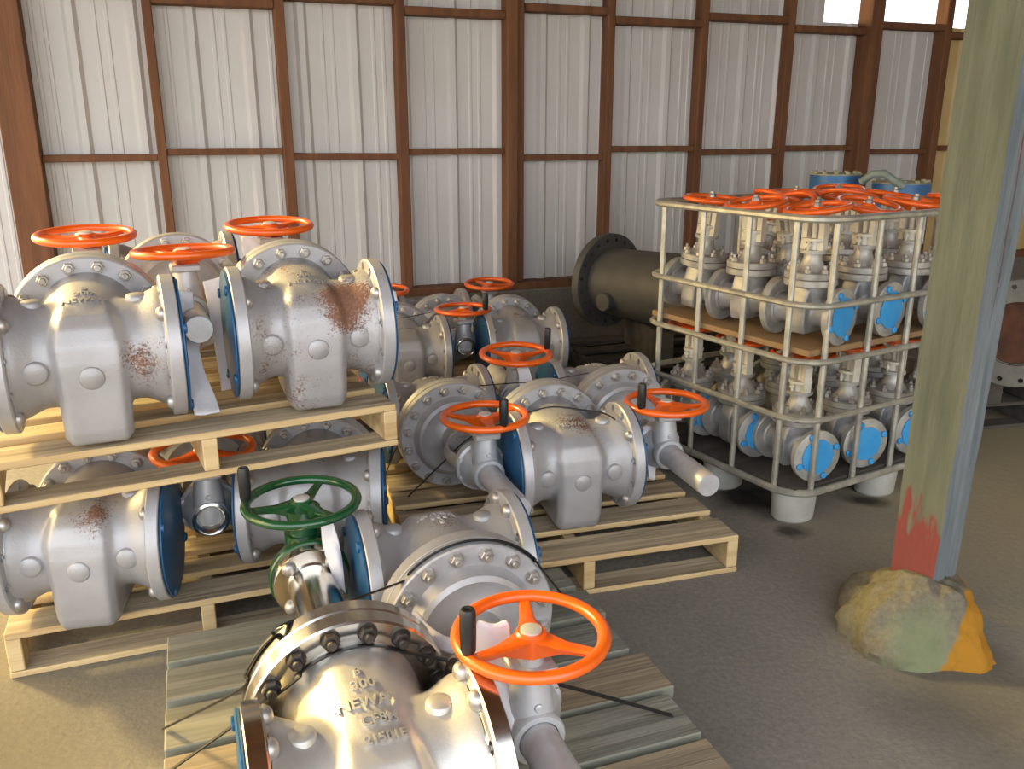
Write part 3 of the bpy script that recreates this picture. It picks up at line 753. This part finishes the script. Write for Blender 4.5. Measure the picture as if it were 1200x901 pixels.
def barrel(label, x, y, z, r, h, group):
    t = thing('actuator_barrel', label, 'actuator', (x, y, 0), .2, group)
    MB().lathe([(0, 0), (.15, 0), (.15, .03), (.09, .04), (.08, z - .06), (.14, z - .03), (.14, z), (0, z)], 'z', n=32).build('pedestal', M['dark_cast'], t)
    MB().lathe([(0, z), (r, z), (r, z + h), (0, z + h)], 'z', n=48).build('barrel', M['blue_steel'], t)
    l = MB().lathe([(0, z + h), (r * 1.02, z + h), (r * 1.02, z + h + .006), (r * .98, z + h + .009), (0, z + h + .009)], 'z', n=48).build('lid', M['lid'], t)
    for k in range(12):
        a = 2 * pi * k / 12; obj('lid_bolt', LB, l, (r * .88 * cos(a), r * .88 * sin(a), z + h + .009))
    return t
LB = MB().lathe([(0, 0), (.014, 0), (.014, .010), (0, .012)], 'z', n=6).mesh('lid_bolt', M['lid'])
barrel('blue upright actuator barrel behind the cage, nearer the big wall post', 1.93, 5.32, .95, .145, .27, None)
barrel('blue upright actuator barrel behind the cage, nearer the warm-lit wall sheet', 2.26, 5.16, .92, .16, .26, None)
hs = MB().tube([(2.0, 5.1, 1.19), (2.04, 5.05, 1.235), (2.10, 5.03, 1.24), (2.15, 5.0, 1.20), (2.2, 4.99, 1.17)], .022, 12).build('hose', M['hose'])
tag(hs, 'short grey-green hose bridging the two blue barrels', 'hose')

# ------------------------------------------------------------------ foam wraps (bent sheets with thickness)
def sheet(name, label, rows, th=.004, cat='foam sheet', m='foam', group=None):
    K = 5; m_ = len(rows); n_ = len(rows[0]); G = []
    def cr(p0, p1, p2, p3, t): return .5 * ((2 * p1) + (p2 - p0) * t + (2 * p0 - 5 * p1 + 4 * p2 - p3) * t * t + (3 * p1 - p0 - 3 * p2 + p3) * t ** 3)
    def line(P):
        out = []
        for i in range(len(P) - 1):
            for k in range(K): out.append(cr(P[max(i - 1, 0)], P[i], P[i + 1], P[min(i + 2, len(P) - 1)], k / K))
        return out + [P[-1]]
    R1 = [line([Vector(p) for p in r_]) for r_ in rows]
    cols = [line([R1[i][j] for i in range(m_)]) for j in range(len(R1[0]))]
    n = len(cols); L_ = len(cols[0])
    vs = []
    for i in range(L_):
        for j in range(n):
            p = cols[j][i]; w_ = noise.noise(p * 22) * .010 + noise.noise(p * 55) * .004
            vs.append(tuple(p + Vector((.4, -.9, .1)) * w_))
    fs = [(i * n + j, i * n + j + 1, i * n + n + j + 1, i * n + n + j) for i in range(L_ - 1) for j in range(n - 1)]
    o = MB().add(vs, fs).build(name, M[m], None, 80)
    s = o.modifiers.new('t', 'SOLIDIFY'); s.thickness = th; s.offset = 0
    me = evaluated(o); old = o.data; o.modifiers.clear(); o.data = me; bpy.data.meshes.remove(old)
    return tag(o, label, cat, group)

# ------------------------------------------------------------------ the shed
WT = R(20.2)                                        # wall runs along this direction
W0 = Vector((-.043, 5.9, 0)); WD = Vector((cos(WT), sin(WT), 0)); WN = Vector((sin(WT), -cos(WT), 0))
BAY = .70
def wobj(o, s=0, d=0, z=0):
    p = W0 + WD * s + WN * d; o.location = (p.x, p.y, z); o.rotation_euler = (0, 0, WT); return o
def sheet_profile(s0, s1):
    pts = []; s = s0
    P = .305
    while s < s1:
        for (u, v) in ((0, 0), (.055, 0), (.060, .004), (.075, .004), (.080, 0), (.115, 0), (.120, .004), (.135, .004), (.140, 0), (.215, 0), (.235, .022), (.270, .022), (.290, 0)):
            pts.append((s + u, v))
        s += P
    pts.append((s, 0)); return pts
def wall_sheet(name, s0, s1, z0, z1, m, d=0.):
    pr = sheet_profile(s0, s1); n = len(pr)
    vs = [(u, v * -1 + .0, z) for z in (z0, z1) for u, v in pr]
    vs += [(u, v * -1 + .003, z) for z in (z0, z1) for u, v in pr]
    fs = [(k, k + 1, n + k + 1, n + k) for k in range(n - 1)] + [(2 * n + k, 3 * n + k, 3 * n + k + 1, 2 * n + k + 1) for k in range(n - 1)]
    fs += [(0, n, 3 * n, 2 * n), (n - 1, 3 * n - 1, 4 * n - 1, 2 * n - 1)] + [(k, 2 * n + k, 2 * n + k + 1, k + 1) for k in range(n - 1)] + [(n + k, n + k + 1, 3 * n + k + 1, 3 * n + k) for k in range(n - 1)]
    o = MB().add(vs, fs).build(name, m, None, smooth=False); return wobj(struct(o), 0, d)
WZ0, WZ1 = .46, 3.6
TG = 2.20
wall_sheet('wall_back', -3.355, 3.5, WZ0, TG + .02, M['sheet'])
wall_sheet('wall_back', 3.49, 6.4, WZ0, TG + .02, M['sheet_warm_lit'], .026)
wall_sheet('wall_back', -3.355, 2.2, TG + .02, WZ1, M['sheet'])
wall_sheet('wall_back', 2.54, 6.4, 3.0, WZ1, M['sheet'])
wall_sheet('wall_back', 3.98, 6.4, TG + .02, 3.0, M['sheet'])
struct(wobj(MB().box((-3.35, -.02, 0), (6.4, .12, .44), .01).build('trim_1', M['kerb'], smooth=False), 0, .12))
tn = 2
def timber(s0, s1, z0, z1, d0=.0, d1=.09, tilt=0., nm=None):
    global tn
    c = ((s0 + s1) / 2, -(d0 + d1) / 2, (z0 + z1) / 2); h = ((s1 - s0) / 2, (d1 - d0) / 2, (z1 - z0) / 2)
    o = MB().box([-k for k in h], h, .004).build(nm or 'trim_%d' % tn, M['stud'], smooth=False); tn += 1
    p = W0 + WD * c[0] + WN * -c[1]; o.location = (p.x, p.y, c[2]); o.rotation_euler = (0, tilt, WT); return struct(o)
timber(-3.35, 6.4, .44, .49, -.01, .13)                      # sill plate
studs = {-4: (.17, .13), -3: (.05, .1), -2: (.058, .1), -1: (.06, .1), 0: (.07, .14), 1: (.052, .1), 2: (.055, .1), 3: (.058, .1), 4: (.11, .15), 5: (.065, .12), 6: (.055, .1), 7: (.055, .1), 8: (.055, .1)}
keys = sorted(studs)
for k in keys:
    w, d = studs[k]; s = k * BAY
    timber(s - w / 2, s + w / 2, .49, WZ1, .0, d)
    if k == 0: timber(s + w / 2 + .002, s + w / 2 + .058, .49, WZ1, .0, .10)
rn = random.Random(11)
off = {-5: 0, -4: -.01, -3: .02, -2: -.015, -1: .01, 0: -.035, 1: .015, 2: -.01, 3: .01, 4: -.02, 5: .0}
for a, b in zip(keys, keys[1:]):
    s0 = a * BAY + studs[a][0] / 2 + (.06 if a == 0 else .001); s1 = b * BAY - studs[b][0] / 2
    dz = off.get(a, 0.)
    timber(s0, s1, 1.315 + dz, 1.353 + dz, .0, .085, rn.uniform(-.012, .012))
    hi = -.03 if a % 2 else .02
    timber(s0, s1, 2.165 + hi, 2.212 + hi, .0, .11)
    timber(s0, s1, 3.2, 3.245, .0, .09)
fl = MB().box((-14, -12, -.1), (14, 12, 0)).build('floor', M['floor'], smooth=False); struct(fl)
ce = MB().box((-2.9, -.9, 3.62), (7.0, 8.6, 3.72)).build('ceiling', M['stud'], smooth=False); struct(ce)
for i in range(4):
    struct(MB().box((-2.9, -.6 + 2.2 * i, 3.42), (6.0, -.5 + 2.2 * i, 3.62)).build('trim_%d' % (tn + i), M['stud'], smooth=False))
struct(MB().box((-2.98, -.9, 2.75), (-2.90, 8.4, 3.62)).build('sun_block_header', M['sheet'], smooth=False))  # unseen header added to keep the sun off the timber post
pr = sheet_profile(-3.2, 8.4); n = len(pr)
vs = [(6.05 - v + e, u, z) for e in (0, .003) for z in (0, 3.6) for u, v in pr]
fs = [(k, k + 1, n + k + 1, n + k) for k in range(n - 1)] + [(2 * n + k, 3 * n + k, 3 * n + k + 1, 2 * n + k + 1) for k in range(n - 1)]
struct(MB().add(vs, fs).build('wall_right', M['sheet'], smooth=False))

# ------------------------------------------------------------------ camera
FPX = 1017.; PITCH = R(16.4); HC = 1.48
cam = bpy.data.cameras.new('camera'); co = bpy.data.objects.new('camera', cam); COL.objects.link(co)
cam.sensor_width = 36; cam.lens = 36 * FPX / 1200; cam.clip_start = .05
co.location = (0, 0, HC); co.rotation_euler = (pi / 2 - PITCH, 0, 0); sc.camera = co
def pray(px, py):
    x = (px - 600) / FPX; y = -(py - 450.5) / FPX
    return Vector((x, cos(PITCH) + y * sin(PITCH), -sin(PITCH) + y * cos(PITCH)))
def onz(px, py, z): r = pray(px, py); return Vector((0, 0, HC)) + r * ((z - HC) / r.z)
def at(px, py, Y): r = pray(px, py); return Vector((0, 0, HC)) + r * (Y / r.y)

# ------------------------------------------------------------------ straps
def arc(v, yl, r, a0, a1, n=7):
    return [v.matrix_basis @ Vector((r * cos(R(a)), yl, r * sin(R(a)))) for a in [a0 + (a1 - a0) * k / (n - 1) for k in range(n)]]
strap('black packing strap over the domed bonnet flange to the left edge of the grey-green pallet',
      [onz(193, 853, .146)] + arc(FA, .283, .2125, 165, 120, 6) + arc(FB, .272, .2125, 40, 150, 14) + [onz(668, 708, .146)], .0075)
fm = arc(FA, .178, .170, 140, 55, 9)
strap('black packing strap across the crown of the stainless valve to the grey-green pallet corner',
      [onz(140, 945, .146)] + fm + [fm[-1].lerp(onz(787, 838, .146), .5) + Vector((0, 0, .01)), onz(787, 838, .146)], .0075)
strap('thin black strap rising from the light pallet over the rust-topped valve',
      [onz(478, 582, .145), onz(516, 545, .29), onz(552, 512, .44), onz(610, 487, .545), onz(645, 477, .567), onz(680, 480, .562), onz(712, 486, .53), onz(735, 505, .45)], .004)
strap('thin dark wire strung between the two rear valves of the light pallet', [onz(560, 452, .50), onz(600, 449, .52), onz(640, 446, .52), onz(690, 437, .555)], .0022, 'wire', 'wire', 'wire', .0022)
strap('thin dark wire hanging from the raised pallet corner', [onz(449, 566, .146), onz(456, 545, .33), onz(466, 521, .568)], .002, 'wire', 'wire', 'wire', .002)
strap('thin dark wire across the rear row of valves', [onz(452, 375, .52), onz(480, 371, .55), onz(505, 366, .55)], .0022, 'wire', 'wire', 'wire', .0022)

# ------------------------------------------------------------------ foam wraps tucked between valves and gear
def fs_(nm_label, rows, Ys): return sheet('foam_wrap', nm_label, [[at(px, py, Y) for (px, py) in r_] for r_, Y in zip(rows, Ys)], .005)
fs_('white foam wrap hanging under the front orange handwheel', [[(556, 738), (562, 728), (580, 732), (594, 728), (598, 740)], [(558, 770), (570, 766), (582, 770), (596, 766), (604, 772)], [(570, 805), (582, 800), (596, 806), (612, 802), (628, 806)], [(584, 835), (592, 838), (600, 834), (610, 838), (618, 835)], [(597, 868), (600, 869), (603, 868), (606, 869), (609, 868)]], (1.50, 1.50, 1.46, 1.43, 1.40))
fs_('white foam strip curling beside the rusty domed bonnet', [[(484, 718), (489, 717)], [(488, 735), (500, 730)], [(500, 755), (515, 742)], [(530, 764), (535, 748)], [(562, 768), (562, 750)]], (1.66, 1.65, 1.62, 1.58, 1.54))
fs_('pale foam strip on the wall-post side of the forward stem tube on the raised pallet', [[(203, 340), (214, 340), (226, 343)], [(207, 380), (218, 382), (230, 386)], [(213, 420), (226, 424), (238, 430)], [(222, 460), (236, 462), (252, 464)], [(228, 486), (242, 486), (258, 482)]], (2.50, 2.45, 2.40, 2.35, 2.30))
fs_('pale foam strip against the rust-speckled valve on the raised pallet', [[(238, 330), (252, 326), (262, 322)], [(243, 355), (256, 352), (264, 350)], [(250, 395), (260, 392), (267, 390)], [(256, 430), (263, 428), (270, 428)], [(260, 458), (265, 457), (271, 456)]], (2.60, 2.58, 2.55, 2.52, 2.50))
fs_('pale foam scrap under the raised rear handwheel', [[(283, 278), (296, 272), (308, 266)], [(284, 290), (296, 288), (306, 284)], [(286, 303), (296, 302), (304, 300)]], (3.10, 3.08, 3.06))
fs_('white foam strip beside the pallet-edge stem tube nearest the cage', [[(752, 500), (758, 498), (766, 500)], [(757, 530), (763, 530), (769, 532)], [(760, 560), (764, 562), (768, 562)]], (3.02, 3.01, 3.0))
fs_('crumpled clear foam wrap beside the green gear neck', [[(376, 612), (383, 616), (390, 610)], [(379, 640), (390, 632), (398, 640)], [(388, 668), (396, 660), (402, 668)], [(394, 695), (400, 690), (405, 695)]], (1.98, 1.99, 1.97, 1.96))
fs_('tan foam scrap by the rear valve next to the raised pallet', [[(446, 342), (456, 338), (464, 342)], [(448, 352), (458, 350), (466, 352)], [(452, 364), (459, 363), (466, 362)]], (4.75, 4.74, 4.73))
fs_('pale foam scrap between the rear row and the light pallet', [[(606, 432), (614, 430), (620, 432)], [(608, 445), (616, 446), (624, 445)], [(611, 460), (617, 460), (623, 459)]], (3.42, 3.40, 3.38))

# ------------------------------------------------------------------ light
w = bpy.data.worlds.new('sky'); sc.world = w; w.use_nodes = True
nt = w.node_tree; N = nt.nodes; L = nt.links; bg = N['Background']
tc = N.new('ShaderNodeTexCoord'); sx = N.new('ShaderNodeSeparateXYZ'); L.new(tc.outputs['Generated'], sx.inputs[0])
mr = N.new('ShaderNodeMapRange'); L.new(sx.outputs['Z'], mr.inputs['Value']); mr.inputs['From Min'].default_value = -.05; mr.inputs['From Max'].default_value = .6
mx = N.new('ShaderNodeMix'); mx.data_type = 'RGBA'; L.new(mr.outputs['Result'], mx.inputs['Factor'])
mx.inputs[6].default_value = (.97, .97, 1.0, 1); mx.inputs[7].default_value = (.82, .90, 1.0, 1)
gd = N.new('ShaderNodeVectorMath'); gd.operation = 'DOT_PRODUCT'; L.new(tc.outputs['Generated'], gd.inputs[0]); gd.inputs[1].default_value = Vector((-.83, .16, .40)).normalized()
gr = N.new('ShaderNodeMapRange'); L.new(gd.outputs['Value'], gr.inputs['Value']); gr.inputs['From Min'].default_value = .5; gr.inputs['From Max'].default_value = 1.; gr.interpolation_type = 'SMOOTHSTEP'
gm = N.new('ShaderNodeMix'); gm.data_type = 'RGBA'; L.new(gr.outputs['Result'], gm.inputs['Factor']); L.new(mx.outputs[2], gm.inputs[6]); gm.inputs[7].default_value = (2.2, 1.55, .60, 1)
L.new(gm.outputs[2], bg.inputs['Color']); bg.inputs['Strength'].default_value = 3.1
sun = bpy.data.lights.new('sun', 'SUN'); sun.energy = 5.2; sun.angle = R(6); sun.color = (1., .76, .30)
so = bpy.data.objects.new('sun', sun); COL.objects.link(so)
so.rotation_euler = Vector((.76, -.40, -.42)).to_track_quat('-Z', 'Y').to_euler()
sc.view_settings.view_transform = 'Standard'; sc.view_settings.look = 'None'; sc.view_settings.gamma = 1; sc.view_settings.use_curve_mapping = False
sc.view_settings.exposure = 0.22
sc.cycles.use_denoising = True
sc.cycles.max_bounces = 8
for m in bpy.data.materials:
    if 'b' in m: del m['b']
